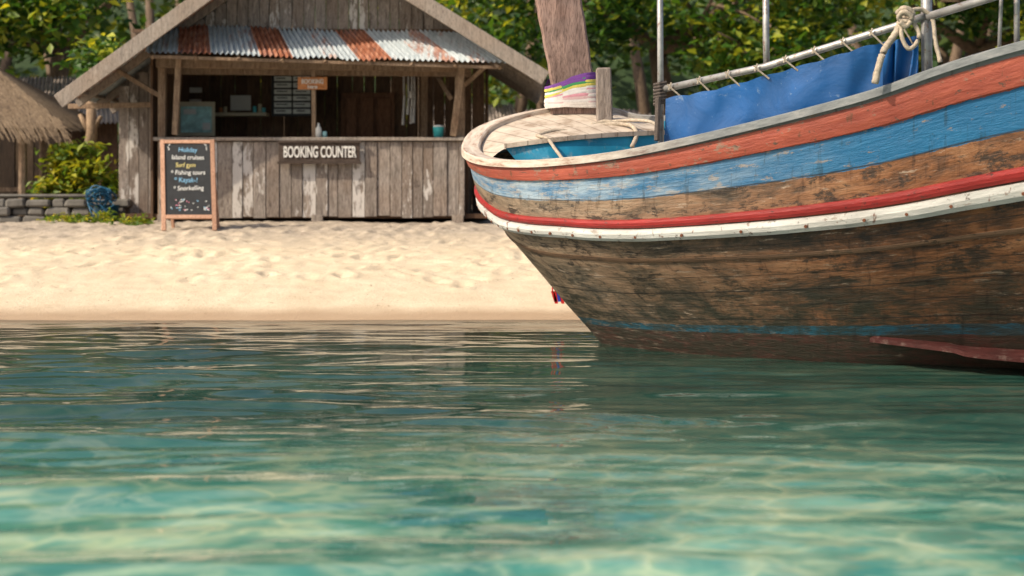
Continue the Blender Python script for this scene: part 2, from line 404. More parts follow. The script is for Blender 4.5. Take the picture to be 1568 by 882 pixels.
rust=[.1,.3,.95,.9,.05,.1,.3,.85,.95,.15,.05,.3,.05,.9,.95,.1,.05,.45,.5,.15,.3,.1,.1]
nw=66; per=10; NJ=nw*per
P=[]
nn=(TR-TL).cross(BL-TL).normalized(); nn=nn if nn.z>0 else -nn
for i in range(7):
    t=i/6; row=[]
    for j in range(NJ+1):
        u=j/NJ; p=(TL.lerp(TR,u)).lerp(BL.lerp(BR,u),t*(1+.02*math.sin(int(u*11)*2.3)))
        row.append(p+nn*(.017*math.sin(j/per*2*math.pi)+.01*(int(u*11)%2)+.01*math.sin(u*9)))
    P.append(row)
mb=MB(); mb.grid(P,rows=lambda i,j: rust[int(j/NJ*22)])
mb.obj('corrugated_awning',M_iron,hut,smooth=True)
mb=MB()
for u in np.linspace(.02,.98,9):
    a=TL.lerp(TR,u)+Vector((0,.0,-.06)); b=BL.lerp(BR,u)+Vector((0,.02,-.06)); mb.beam(a,b,.04,.05)
mb.beam(BL+Vector((.05,.06,-.05)),BR+Vector((-.05,.06,-.05)),.05,.04,up=Vector((0,0,1)))
mb.obj('awning_battens',M_beam,hut)
sg=empty('booking_counter_sign')
mb=MB(); fl(427,217,551,249,18.915,.03,0,mb,r=.3); mb.obj('board',M_signbrown,sg,bevel=.004)
mb=MB(); fl(425,215,553,218.5,18.90,.045,0,mb,r=.6); fl(425,247.5,553,251,18.90,.045,0,mb,r=.5); mb.obj('trim',M_signbrown,sg)
p=W(489.5,240.5,18.89); text('lettering','BOOKING COUNTER',p,.205,M_textwhite,sg,bold=.004,xs=.49)
sg=empty('wooden_name_sign')
mb=MB(); fl(456,118,501,137,18.97,.02,0,mb,r=.2); mb.obj('board',M_signorange,sg,bevel=.003)
mb=MB()
for px in (462,496): mb.tube([W(px,119,18.96),W(px,100,18.92)],.004,5)
mb.obj('hangers',M_ropedark,sg)
p=W(478.5,128,18.95); text('lettering','BOOKING',p,.085,M_textwhite,sg,bold=.001,xs=.75); p=W(478.5,135.5,18.95); text('lettering_lower','here',p,.07,M_textwhite,sg,bold=.001)
cb=empty('chalkboard_sign')
top=W(287,214,17.95); bot=W(290,351,17.62)
zv=(top-bot).normalized(); xv=Vector((1,0,0)); yv=zv.cross(xv); Lb=(top-bot).length
def cbp(a,t,o=0): return bot+xv*a+zv*(t*Lb)+yv*o
mb=MB(); hw=.315
for sx in (-1,1): mb.beam(cbp(sx*hw,-.015),cbp(sx*hw,1),.055,.035,up=yv)
mb.beam(cbp(-hw+.028,.975),cbp(hw-.028,.975),.045,.034,up=yv); mb.beam(cbp(-hw+.028,.135),cbp(hw-.028,.135),.05,.034,up=yv)
for sx in (-1,1): mb.beam(cbp(sx*(hw-.03),.95,.05),cbp(sx*(hw-.03),0,.42)+Vector((0,0,.02)),.04,.03,up=yv)
mb.obj('frame',M_chframe,cb,bevel=.004)
mb=MB(); mb.box(cbp(0,.555,.004),(2*hw-.05,.012,Lb*.82),(xv,yv,zv)); mb.obj('slate',M_black,cb)
crot=(math.pi/2-math.acos(max(-1,min(1,zv.z))),0,0)
lines=[('Holiday',.86,.085,0,M_chalkb),('Island cruises',.775,.085,0,M_chalk),('Surf gym',.69,.08,-.03,M_chalky),('* Fishing tours',.605,.082,0,M_chalk),('* Kayak-!',.52,.088,-.03,M_chalkb),('* Snorkelling',.43,.082,0,M_chalk)]
for k,(t,zf,sz,dx,mt) in enumerate(lines):
    q=cbp(dx,zf,-.008); text('chalk_line_%d'%k,t,q,sz,mt,cb,rot=(crot[0],random.uniform(-.03,.03),0),ext=.001,xs=.9)
mb=MB()
for k in range(40):
    q=cbp(random.uniform(-.25,.25),random.uniform(.20,.33),-.005); a=random.uniform(0,3.14); r_=random.uniform(.008,.022)
    q2=q+xv*math.cos(a)*r_*1.5+zv*math.sin(a)*r_; mb.beam(q,q2,.009,.003,up=yv,mi=random.choice([0,0,1,2]))
for k in (-.24,.24): 
    for tt in (.93,.9,.88): mb.beam(cbp(k,tt,-.005),cbp(k+.03*random.uniform(-1,1),tt+.02,-.005),.008,.003,up=yv)
mb.obj('chalk_doodles',[M_chalk,M_chalkb,M_chalkp],cb)
def lathe(name,c,prof,mat,seg=14):
    mb=MB(); P=[]
    for r_,z_ in prof: P.append([Vector((c.x+r_*math.cos(a),c.y+r_*math.sin(a),c.z+z_)) for a in np.linspace(0,2*math.pi,seg+1)])
    mb.grid(P); return mb.obj(name,mat,None,smooth=True)
zl=z19(213)+.023
lathe('drinking_bottle',Vector(((487-784)/F*19,19.05,zl)),[(0,0),(.04,0),(.042,.10),(.035,.13),(.016,.16),(.016,.19),(0,.19)],M_paper)
lathe('glass_jar',Vector(((496-784)/F*19,19.08,zl)),[(0,0),(.03,0),(.032,.07),(.02,.085),(0,.085)],M_poster)
lathe('teal_bucket',Vector(((671-784)/F*19,19.05,zl)),[(0,0),(.06,0),(.075,.13),(.08,.135),(.07,.14),(0,.12)],M_teal)
lathe('bucket_lid_tin',Vector(((671-784)/F*19,19.05,zl+.14)),[(0,0),(.07,0),(.07,.02),(0,.03)],M_paper)

# ---------------------------------------------------------------- foliage
def leafmat(name,c1,c2,c3,tr=.35):
    m,nt,out=newmat(name); n=N(nt); r=n.attr('rnd')
    col=n.ramp(r,[(0,c1),(.5,c2),(1,c3)])
    b=n.new('ShaderNodeBsdfPrincipled'); n.link(col,b.inputs['Base Color']); b.inputs['Roughness'].default_value=.45; b.inputs['Specular IOR Level'].default_value=.35
    t=n.new('ShaderNodeBsdfTranslucent'); n.link(n.mix(1.,col,(1.6,1.35,.45),'MULTIPLY'),t.inputs['Color'])
    mx=n.new('ShaderNodeMixShader'); mx.inputs[0].default_value=tr; n.link(b.outputs[0],mx.inputs[1]); n.link(t.outputs[0],mx.inputs[2]); n.link(mx.outputs[0],out.inputs[0])
    return m
M_leaf=leafmat('broad_leaves',(.014,.052,.010),(.060,.145,.018),(.42,.44,.045),.42)
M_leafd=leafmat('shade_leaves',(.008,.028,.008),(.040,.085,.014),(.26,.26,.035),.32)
M_leafy=leafmat('shrub_leaves',(.05,.13,.02),(.17,.26,.03),(.46,.42,.05),.4)
def leafmesh(name,centers,rnds,size,mat,parent=None,droop=.3,aspect=.55):
    n_=len(centers); C=np.array(centers)
    th=rng.uniform(0,2*np.pi,n_); ph=rng.uniform(-.9,.45,n_)
    a=np.stack([np.cos(th)*np.cos(ph),np.sin(th)*np.cos(ph),np.sin(ph)],-1)
    up=np.stack([rng.normal(-.15,.55,n_),rng.normal(-.2,.55,n_),np.ones(n_)],-1)
    b=np.cross(a,up); b/=np.linalg.norm(b,axis=1)[:,None]+1e-9
    nn=np.cross(b,a)
    L=(size*rng.uniform(.6,1.35,n_))[:,None]; w=L*aspect
    p0=C-a*L*.5; p2=C+a*L*.5-nn*L*.12; p1=C+b*w*.5+a*L*.08+nn*L*.08; p3=C-b*w*.5+a*L*.08+nn*L*.08
    V=np.stack([p0,p1,p2,p3],1).reshape(-1,3)
    i=np.arange(n_)*4
    Fc=np.concatenate([np.stack([i,i+1,i+2],-1),np.stack([i,i+2,i+3],-1)])
    me=bpy.data.meshes.new(name); me.vertices.add(len(V)); me.vertices.foreach_set('co',V.ravel())
    me.loops.add(Fc.size); me.loops.foreach_set('vertex_index',Fc.ravel().astype(np.int32))
    me.polygons.add(len(Fc)); me.polygons.foreach_set('loop_start',(np.arange(len(Fc))*3).astype(np.int32))
    me.materials.append(mat); me.update(calc_edges=True)
    at=me.attributes.new('rnd','FLOAT','FACE'); R=np.clip(np.array(rnds),0,1); at.data.foreach_set('value',np.concatenate([R,R]).astype(np.float32))
    o=bpy.data.objects.new(name,me); S.collection.objects.link(o)
    if parent: o.parent=parent
    return o
def clumps(blobs,nclump,nleaf,spread):
    C=[];R=[]
    for (cx,cy,cz,rx_,ry_,rz_) in blobs:
        for k in range(nclump):
            d=rng.normal(size=3); d/=np.linalg.norm(d); q=rng.uniform(.45,1.0)
            c=np.array([cx+d[0]*rx_*q,cy+d[1]*ry_*q,cz+d[2]*rz_*q]); tone=rng.uniform(0,.55)+(.2 if d[2]>.1 else 0)+(.12 if d[0]<0 else 0)  # top and sun-side clumps get lighter leaf colour, light painted in
            if rng.random()<.14: tone+=.35  # some clumps brightened as painted sunlit highlights
            P=c+rng.normal(size=(nleaf,3))*np.array([spread,spread,spread*.55])
            C.append(P); R.append(tone+rng.normal(0,.16,nleaf))
    return np.concatenate(C),np.concatenate(R)
def tree(name,x,y,h,blobs,lean=0,r0=.22,nclump=30,nleaf=40,size=.22,mat=M_leaf,bark=M_bark):
    e=empty(name); gz0=float(gz(y)); mb=MB()
    fork=Vector((x+lean,y,gz0+h*.42))
    mb.tube([Vector((x,y,gz0-.1)),Vector((x+lean*.3,y,gz0+h*.15)),Vector((x+lean*.5,y+.1,gz0+h*.3)),fork],[r0*1.4,r0,r0*.85,r0*.75],9,r=.2,wob=.15)
    for b in blobs:
        t=Vector(b[:3]); md=fork.lerp(t,.5)+Vector((random.uniform(-.3,.3),random.uniform(-.3,.3),random.uniform(-.1,.4)))
        mb.tube([fork,md,t],[r0*.6,r0*.38,r0*.12],7,r=.3,wob=.2)
        for k in range(4):
            d=Vector((random.uniform(-1,1)*b[3],random.uniform(-1,1)*b[4],random.uniform(-.6,.8)*b[5]))
            mb.tube([md.lerp(t,random.random()),t+d*.5,t+d*.9],[r0*.2,r0*.12,r0*.04],5,r=.3)
    mb.obj('trunk_and_limbs',bark,e,smooth=True)
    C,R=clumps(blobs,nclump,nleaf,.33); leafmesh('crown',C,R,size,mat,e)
tree('almond_tree',-8.6,26,7,[(-11.5,25.5,5.0,2.3,2,1.6),(-8.6,25,5.4,2.2,2,1.5),(-6.2,26,6.0,2,1.8,1.3),(-10.3,24.0,3.9,1.6,1.2,.9),(-8.2,23.8,4.3,1.6,1.0,.8)],lean=.4,nclump=34)
tree('almond_tree',3.0,26.5,7,[(1.2,25.8,4.6,1.9,1.6,1.3),(3.6,25.4,4.7,2.0,1.6,1.4),(5.6,26,5.2,1.8,1.8,1.4),(0.,26.5,5.6,1.6,1.6,1.2),(4.4,24.9,3.6,1.2,1,.7)],lean=-.3,nclump=34)
tree('almond_tree',8.3,27,7,[(7.2,26,4.7,1.8,1.5,1.2),(9.3,26.4,5.4,1.9,1.8,1.4),(11.2,27,5.0,1.8,1.6,1.5),(10.3,25.8,3.7,1.4,1.1,.8)],lean=.5,nclump=34)
tree('almond_tree',-2.5,29.5,7,[(-3.8,28.7,6.0,2.2,1.6,1.3),(-1.5,28.6,5.6,1.8,1.6,1.3),(-.2,28.4,4.2,1.5,1.3,1.1)],lean=.2,nclump=28)
bl=[]
for k in range(46):
    bl.append((rng.uniform(-26,26),rng.uniform(33,39),rng.uniform(1.4,6.6),2.8,1.6,1.5))
C,R=clumps(bl,20,30,.6); R-=.05
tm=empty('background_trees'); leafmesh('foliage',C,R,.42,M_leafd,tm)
mb=MB()
for k in range(26):
    x=rng.uniform(-18,18); y=rng.uniform(30,34); mb.tube([(x,y,.6),(x+rng.uniform(-.4,.4),y,3),(x+rng.uniform(-1,1),y,6.0)],[.2,.15,.08],7,r=.4,wob=.2)
mb.obj('trunks',M_bark,tm,smooth=True)
def hz(X,Y):
    return .8+np.clip((Y-38)/6,0,1)*7.4+1.6*vnoise(X,Y,.15,31)+.8*vnoise(X,Y,.5,32)
sheet('hillside',np.linspace(-90,90,140),np.linspace(38,75,40),hz,plain('hillside_green',(.03,.055,.018),.9,.7,.8,bump=.8))
pe=empty('palm_tree'); mb=MB()
mb.tube([(10.2,24.6,.8),(10.0,24.6,2.5),(9.6,24.6,4.6),(9.0,24.6,6.6)],[.22,.17,.16,.14],10,r=.5,wob=.2); mb.obj('trunk',M_palebark,pe,smooth=True)
mb=MB()
for k in range(20):
    a=k/20*6.283+.2; tip=Vector((9.0,24.6,6.6)); L=2.6+random.uniform(-.3,.4); dr=random.uniform(.4,1.4)
    pts=[tip+Vector((math.cos(a)*L*t,math.sin(a)*L*t,.9*t-1.0*dr*2.2*t*t)) for t in np.linspace(0,1,10)]
    mb.tube(pts,[.03]*5+[.015]*5,5,r=.6)
    for i in range(1,10):
        tg=(pts[i]-pts[i-1]); sd=tg.cross(Vector((0,0,1))).normalized()
        for sx in (-1,1):
            for q in range(4):
                p=pts[i-1].lerp(pts[i],q/4); e_=p+sd*sx*.55*(1-.5*i/10)+Vector((0,0,-.32))+tg*.5
                w=tg.normalized()*.03; mb.quad(p-w,p+w,e_+w*.3,e_-w*.3,r=random.uniform(.2,.9))
mb.obj('fronds',M_leaf,pe)
sh=empty('shrub')
C,R=clumps([(-6.3,20.4,1.55,.42,.3,.42),(-5.95,20.3,1.3,.4,.3,.35),(-6.6,20.5,1.25,.3,.3,.3)],26,22,.1); leafmesh('leaves',C,R+.1,.15,M_leafy,sh,aspect=.4)
mb=MB()
for k in range(12):
    b=Vector((-6.25+random.uniform(-.2,.2),20.4,.8)); mb.tube([b,b+Vector((random.uniform(-.3,.3),random.uniform(-.1,.1),.8))],[.02,.008],5)
mb.obj('stems',M_bark,sh)
C,R=clumps([(-4.95,18.55,.78,.30,.2,.07),(-5.4,18.9,.82,.3,.2,.08),(-5.9,18.9,.80,.3,.2,.05)],16,16,.06); leafmesh('beach_creeper',C,R+.05,.09,M_leafy,None,aspect=.3)
C,R=clumps([(.2,20.6,1.0,.5,.3,.25),(-.2,21.4,1.4,.5,.4,.5)],16,22,.12); leafmesh('bush',C,R-.1,.16,M_leaf,None)
te=empty('small_tree'); mb=MB()
mb.tube([W(135,300,20.6),W(133,240,20.6),W(140,205,20.6),W(139,150,20.6)],[.12,.085,.08,.06],9,r=.1,wob=.15)
mb.tube([W(139,200,20.6),W(155,178,20.6)],[.05,.03],6,r=.1); mb.tube([W(138,205,20.6),W(122,175,20.6)],[.05,.03],6,r=.1)
mb.obj('trunk',M_palebark,te,smooth=True)
C,R=clumps([(-6.1,20.9,3.2,.5,.4,.35)],14,16,.14); leafmesh('crown',C,R,.16,M_leaf,te)
mb=MB()
for zz in range(3):
    x=-9.5+zz*.1
    while x<-5.5:
        w=random.uniform(.14,.38); hh_=random.uniform(.10,.13)
        ang=random.uniform(-.06,.06)
        mb.box(Vector((x+w/2,19.7+random.uniform(-.06,.05),.80+zz*.115)),(w*.98,.3,hh_),(Vector((math.cos(ang),0,math.sin(ang))),Vector((0,1,0)),Vector((-math.sin(ang),0,math.cos(ang)))),taper=random.uniform(.78,.95))
        x+=w
mb.box((-7.5,19.8,1.13),(4.0,.36,.05),r=.2)
mb.obj('stone_wall',M_stone,None,bevel=.03)
mb=MB()
c_=Vector(((150-784)/F*18.9,19.3,.76))
P=[]
for r_,z_ in ((0,0),(.13,0),(.17,.24),(.19,.25),(.15,.24),(.12,.05)): P.append([Vector((c_.x+r_*math.cos(a),c_.y+r_*math.sin(a),c_.z+z_)) for a in np.linspace(0,6.2832,17)])
mb.grid(P)
for k in range(10):
    a=np.linspace(0,6.2832,22); q=.10+.08*random.random(); ti=random.uniform(-1,1); sz=random.uniform(.5,1.1); ox=random.uniform(-.08,.08)
    mb.tube([Vector((c_.x+ox+q*math.cos(t)*.85,c_.y-.2+ti*.16*math.sin(t+k),c_.z+.30+.012*k+q*math.sin(t+.3*math.sin(2*t+k))*sz)) for t in a],.011,6)
for k in range(5):
    mb.tube([Vector((c_.x+random.uniform(-.1,.1),c_.y-.2,c_.z+.45)),Vector((c_.x+random.uniform(-.2,.2),c_.y-.26,c_.z+.25)),Vector((c_.x+random.uniform(-.25,.25),c_.y-.3,c_.z+.02))],.011,6)
mb.obj('blue_tub_with_hose',M_bluetub,None,smooth=True)

# thatched hut
th=empty('thatched_hut')
mb=MB()
A0,A1=W(-330,60,21.5),W(-20,95,21.5)
E0,E1=W(-330,190,20.2),W(103,196,20.2)
rows_=26
mstraw=wood('thatch_straw',(.08,.055,.035),(.34,.25,.16),hue=(.24,.16,.09),scale=(6,6,6))
for i in range(rows_):
    t=i/(rows_-1)
    for j in range(170):
        u=random.random(); p=A0.lerp(A1,u).lerp(E0.lerp(E1,u),t*.93); q=A0.lerp(A1,u).lerp(E0.lerp(E1,u),min(1.1,t*.93+.16+random.uniform(-.03,.05)))
        q+=Vector((random.uniform(-.05,.05),-.03,random.uniform(-.06,.0)-(.12*random.random() if i>22 else 0))); p+=Vector((0,-.02,.03)); w=Vector((.012,0,0))
        mb.quad(p-w,p+w,q+w*.4,q-w*.4,r=random.random())
mb.quad(A0,A1,E1,E0,r=1)
B0=W(-20,95,21.5); B1=W(103,196,20.2); B2=W(150,185,23.5)
for i in range(1800):
    a,b=random.random(),random.random()
    p=B0.lerp(B1.lerp(B2,a),b*.85); q=B0.lerp(B1.lerp(B2,a),min(1.1,b*.85+.2)); q.z-=random.uniform(0,.10); w=Vector((.008,.012,0)); mb.quad(p-w,p+w,q+w*.5,q-w*.5,r=random.random())
mb.obj('thatch_roof',mstraw,th)
mb=MB()
for px,py,yy in ((35,192,20.4),(66,192,22),(-60,190,20.4)): mb.tube([W(px,py,yy),Vector((W(px,py,yy).x,yy,.8))],[.06,.07],8,r=.1)
mb.beam(W(-200,195,20.4),W(95,200,20.4),.07,.08)
mb.beam(W(-200,290,20.6),W(60,290,20.6),.06,.05)
mb.obj('posts',M_beam,th)
mb=MB(); plankwall(mb,-11,-7.1,22.8,.8,2.3,wmin=.2,wmax=.3); mb.obj('back_wall',wood('thatched_hut_dark_wood',(.02,.013,.01),(.07,.045,.03)),th)
def shed(name,px0,px1,pyt,pye,Y,mat=M_greyroof):
    e=empty(name); mb=MB()
    a,b=W(px0+15,pyt,Y+1.8),W(px1-15,pyt,Y+1.8); c1,d1=W(px0,pye,Y),W(px1,pye,Y)
    P=[]
    for i in range(4):
        P.append([a.lerp(b,u).lerp(c1.lerp(d1,u),i/3)+Vector((0,0,.02*math.sin(u*160))) for u in np.linspace(0,1,160)])
    mb.grid(P); mb.obj('roof',mat,e,smooth=True)
    mb=MB(); plankwall(mb,c1.x+.3,d1.x-.3,Y+.5,.9,c1.z+.1,wmin=.2,wmax=.3); mb.obj('walls',M_dark,e)
shed('grey_roof_shed',15,195,118,188,24)
shed('grey_roof_shed',640,800,160,206,27)
shed('beach_shack',790,1010,168,222,30,plain('shack_roof',(.16,.13,.11),.8,.35,5))

# ---------------------------------------------------------------- BOAT
boat=empty('longtail_boat')
G=[(9.,6.1,3.0),(5.4,7.25,2.60)]+[tuple(W(*q)) for q in ((1568,66,8.4),(1300,152,8.9),(1000,225,9.7),(850,246,10.3),(762,247,10.75),(722,238,11.1),(714,222,11.4),(734,197,11.8),(790,177,12.1),(860,166,12.25),(935,168,12.25),(1005,180,12.1))]+[(2.1,11.5,1.80),(3.5,10.85,1.9),(5.9,9.9,2.3),(9.3,8.9,2.7)]
Rl=[(9.,6.3,2.0),(5.4,7.42,1.62)]+[tuple(W(*q)) for q in ((1568,292,8.55),(1300,336,9.05),(1000,358,9.85),(850,353,10.42),(782,343,10.82),(750,323,11.15),(740,303,11.45),(755,287,11.75),(800,276,12.0),(862,270,12.1),(930,272,12.1),(990,278,11.95))]+[(2.0,11.35,1.2),(3.4,10.7,1.22),(5.85,9.75,1.4),(9.3,8.75,1.6)]
Ml=[(9.,6.8,.75),(5.4,7.8,.70)]+[tuple(W(*q)) for q in ((1568,430,8.85),(1300,447,9.3),(1060,455,9.95),(960,455,10.3),(895,450,10.55),(858,445,10.85),(846,440,11.1),(856,432,11.35),(885,425,11.5),(925,420,11.6),(970,420,11.55),(1020,425,11.45))]+[(2.1,10.95,.6),(3.3,10.4,.6),(5.8,9.4,.62),(9.2,8.45,.62)]
Wl=[(9.,7.3,0),(5.4,8.35,0)]+[((p-784)/F*y,y,0) for p,y in ((1568,9.25),(1300,9.6),(1130,10.0),(1050,10.22),(985,10.46),(940,10.7),(920,10.92),(930,11.07),(955,11.15),(985,11.18),(1020,11.15),(1070,11.1))]+[(2.1,10.6,0),(3.2,10.15,0),(5.7,9.0,0),(9.1,8.0,0)]
def keel(p,i): 
    cx=np.interp(p[0],[.7,2,9],[1.3,2.3,9]); cy=np.interp(p[0],[.7,2,9],[10.9,10.35,7.7])
    return (p[0]*.6+cx*.4,p[1]*.45+cy*.55,-.35)
Kl=[keel(p,i) for i,p in enumerate(Wl)]
SUB=10
D=[cat(L,SUB) for L in (G,Rl,Ml,Wl,Kl)]; nU=len(D[0])
def Sv(v):
    v=max(0,min(3.999,v)); i=int(v); t=v-i
    g=lambda k: D[max(0,min(4,k))] if 0<=k<=4 else (2*D[0]-D[1] if k<0 else 2*D[4]-D[3])
    p0,p1,p2,p3=g(i-1),g(i),g(i+1),g(i+2)
    return .5*((2*p1)+(-p0+p2)*t+(2*p0-5*p1+4*p2-p3)*t*t+(-p0+3*p1-3*p2+p3)*t**3)
def normals(v):
    du=np.gradient(Sv(v),axis=0); dv=Sv(v+.02)-Sv(v-.02) if v>.02 else Sv(v+.02)-Sv(v)
    nrm=np.cross(dv,du); nrm/=np.linalg.norm(nrm,axis=1)[:,None]+1e-9
    if nrm[40,1]>0: nrm=-nrm
    return nrm
arc=np.concatenate([[0],np.cumsum(np.linalg.norm(np.diff(D[0],axis=0),axis=1))])
def hullmesh(name,rowsP,vs,mat,smooth=True):
    V=np.concatenate(rowsP); nr=len(rowsP)
    Fc=[];UV=[]
    for r_ in range(nr-1):
        for j in range(nU-1):
            Fc.append((r_*nU+j,r_*nU+j+1,(r_+1)*nU+j+1,(r_+1)*nU+j))
            UV+= [(arc[j],vs[r_]),(arc[j+1],vs[r_]),(arc[j+1],vs[r_+1]),(arc[j],vs[r_+1])]
    me=bpy.data.meshes.new(name); me.from_pydata([tuple(p) for p in V],[],Fc); me.materials.append(mat)
    uv=me.uv_layers.new(name='UVMap'); uv.data.foreach_set('uv',np.array(UV,dtype=np.float32).ravel())
    if smooth: me.polygons.foreach_set('use_smooth',np.ones(len(Fc),dtype=bool))
    o=bpy.data.objects.new(name,me); S.collection.objects.link(o); o.parent=boat; return o
BT=.555
stops=[(0,(.2,.22,.22)),(.07,(.36,.075,.04)),(.27,(.004,.115,.26)),(BT,(.15,.085,.045)),(2.44,(.004,.11,.18)),(2.57,(.085,.03,.022))]
m,nt,out=newmat('hull_paint'); n=N(nt); uv=n.coord('UV'); u,v,_=n.sep(uv); c=n.coord()
warp=n.math('MULTIPLY',n.math('SUBTRACT',n.noise(n.mapping(uv,(3,1,1)),2.5,5,.65),.5),.06)
vv=n.math('DIVIDE',n.math('ADD',v,warp),4.)
col=n.ramp(vv,[(p/4,c_) for p,c_ in stops],'CONSTANT')
fine=n.noise(n.mapping(uv,(1.2,5.,1)),3.5,9,.75); blot=n.noise(n.mapping(uv,(1.0,1.5,1)),1.35,10,.72,.6)
x,y,z=n.sep(c)
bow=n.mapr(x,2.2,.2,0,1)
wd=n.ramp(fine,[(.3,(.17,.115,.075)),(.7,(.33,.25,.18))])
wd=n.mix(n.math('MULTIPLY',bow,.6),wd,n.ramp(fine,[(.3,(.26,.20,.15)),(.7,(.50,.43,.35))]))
iswood=n.ramp(vv,[(0,0.),(BT/4,1.),(2.44/4,0.)],'CONSTANT')
brown=n.ramp(blot,[(.38,(.014,.009,.006)),(.46,(.090,.038,.015)),(.55,(.235,.092,.032)),(.68,(.35,.175,.08))])
brown=n.mix(n.ramp(fine,[(.36,.75),(.5,0.)]),brown,(.045,.028,.018))
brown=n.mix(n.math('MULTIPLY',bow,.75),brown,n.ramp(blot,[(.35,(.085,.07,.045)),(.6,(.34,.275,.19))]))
stn=n.noise(n.mapping(uv,(1.6,2.2,1),(3,9,0)),2.0,10,.8,.4)
brown=n.mix(n.ramp(stn,[(.52,0.),(.57,.88)]),brown,(.02,.014,.010))
worn=n.noise(n.mapping(uv,(1.8,6,1),(5,2,0)),2.2,9,.78)
brown=n.mix(n.ramp(worn,[(.58,0.),(.62,.65)]),brown,(.44,.35,.26))
col=n.mix(iswood,col,brown)
wn=n.noise(n.mapping(uv,(2.0,4.5,1),(1,7,0)),2.8,10,.8)
wearm=n.ramp(n.math('ADD',wn,n.math('MULTIPLY',bow,.07)),[(.585,0.),(.605,.9)])
notw=n.math('SUBTRACT',1.,iswood)
col=n.mix(n.math('MULTIPLY',wearm,notw),col,wd)
chip=n.noise(n.mapping(uv,(4,5,1),(8,3,0)),3.0,7,.75); col=n.mix(n.math('MULTIPLY',n.ramp(chip,[(.645,0.),(.66,.9)]),notw),col,(.03,.022,.018))
bluem=n.ramp(vv,[(0,0.),(.27/4,1.),(BT/4,0.)],'CONSTANT')
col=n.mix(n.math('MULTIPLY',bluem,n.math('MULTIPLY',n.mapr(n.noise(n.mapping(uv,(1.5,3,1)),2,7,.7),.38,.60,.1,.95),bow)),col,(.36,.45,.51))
col=n.mix(n.math('MULTIPLY',bluem,n.mapr(blot,.45,.65,0,.3)),col,(.01,.18,.35))
grime=n.mapr(v,1.45,2.2,.08,.85); col=n.mix(n.math('MULTIPLY',grime,n.mapr(n.math('ADD',n.math('MULTIPLY',fine,.4),n.math('MULTIPLY',stn,.6)),.41,.52,.2,1)),col,(.020,.023,.013))
for sv,wd_ in ((BT,.012),(1.22,.006),(1.42,.012),(1.68,.006),(1.93,.013),(2.15,.007),(2.36,.01)):
    d=n.math('ABSOLUTE',n.math('SUBTRACT',n.math('ADD',v,n.math('MULTIPLY',n.math('SUBTRACT',n.noise(n.mapping(uv,(1,0,0)),3,3),.5),.03)),sv))
    col=n.mix(n.mapr(d,.002,wd_,.85,0),col,(.008,.006,.005))
dr=n.noise(n.mapping(uv,(7,.8,1),(2,3,0)),3,5,.65); col=n.mix(n.ramp(dr,[(.56,0.),(.66,.65)]),col,n.mix(1.,col,(.35,.28,.22),'MULTIPLY'))
n.pbr(out,col,n.mapr(fine,.3,.7,.34,.72),n.bump(n.math('ADD',n.math('ADD',fine,blot),n.math('MULTIPLY',wn,.6)),.6,.02),spec=.45)
vs=list(np.linspace(0,3.98,60)); hullmesh('hull',[Sv(v_) for v_ in vs],vs,m)
def stripmat(name,c1,c2,wcol,wth=.58,extra=None):
    m,nt,out=newmat(name); n=N(nt); uv=n.coord('UV'); c=n.coord(); x,y,z=n.sep(c)
    f=n.noise(n.mapping(uv,(1.2,5,1)),3,8,.7); col=n.ramp(f,[(.3,c1),(.7,c2)])
    bow=n.mapr(x,2.2,.2,0,1)
    w=n.math('ADD',n.noise(n.mapping(c,(1.6,1.6,3)),4.5,10,.8),n.math('MULTIPLY',bow,.03)); col=n.mix(n.ramp(w,[(wth,0.),(wth+.02,.9)]),col,wcol)
    w2=n.noise(n.mapping(c,(2,2,3),(5,5,5)),6,8,.75); col=n.mix(n.ramp(w2,[(.60,0.),(.62,.85)]),col,tuple(q*.35 for q in wcol))
    sp=n.noise(n.mapping(uv,(4,1.5,1),(9,1,0)),3.5,3,.5); col=n.mix(n.ramp(sp,[(.65,0.),(.70,.9)]),col,(.16,.06,.03) if extra is None else extra)
    g=n.noise(n.mapping(c,(.7,.7,1.5)),1.6,4); col=n.mix(n.mapr(g,.4,.65,0,.45),col,n.mix(1.,col,(.45,.4,.38),'MULTIPLY'))
    n.pbr(out,col,.5,n.bump(n.math('ADD',f,w),.55,.015)); return m
def strip(name,va,vb,th,mat,off=.0,seg=3):
    rows=[];vv=[]
    jj=1+.12*np.sin(arc*9.1)*np.sin(arc*3.7)
    rows.append(Sv(va)-normals(max(va,.03))*.03); vv.append(va)
    for k in range(seg+1):
        q=va+(vb-va)*k/seg; bulge=th*(1 if 0<k<seg else .78)
        rows.append(Sv(q)+normals(max(q,.03))*(bulge*jj)[:,None]+np.array([0,0,off])); vv.append(q)
    rows.append(Sv(vb)-normals(vb)*.03); vv.append(vb)
    return hullmesh(name,rows,vv,mat,smooth=False)
strip('red_rub_band',.075,.27,.022,stripmat('red_band_paint',(.26,.048,.03),(.43,.10,.055),(.25,.17,.12),.585))
strip('red_rail',.81,.905,.033,stripmat('red_rail_paint',(.24,.014,.012),(.38,.024,.02),(.13,.04,.03),.60))
strip('white_rail',.925,1.065,.058,stripmat('white_rail_paint',(.46,.47,.44),(.64,.64,.59),(.33,.27,.22),.60))
strip('lower_strake',1.36,1.42,.008,stripmat('strake_wood',(.07,.042,.025),(.15,.09,.05),(.05,.035,.02),.55),seg=2)
pv=Sv(1.0);nv=normals(1.0); mb=MB()
for j in range(14,115,3):
    p=Vector(pv[j])+Vector(nv[j])*.064; q=Vector(pv[j])+Vector(nv[j])*.05
    mb.tube([q,p],.011,7)
mb.obj('rail_bolts',plain('rusty_bolt',(.16,.06,.03),.8,.3),boat)
nh=normals(.03).copy(); nh[:,2]=0; nh/=np.linalg.norm(nh,axis=1)[:,None]
up=np.array([0,0,1.])
g0=D[0]
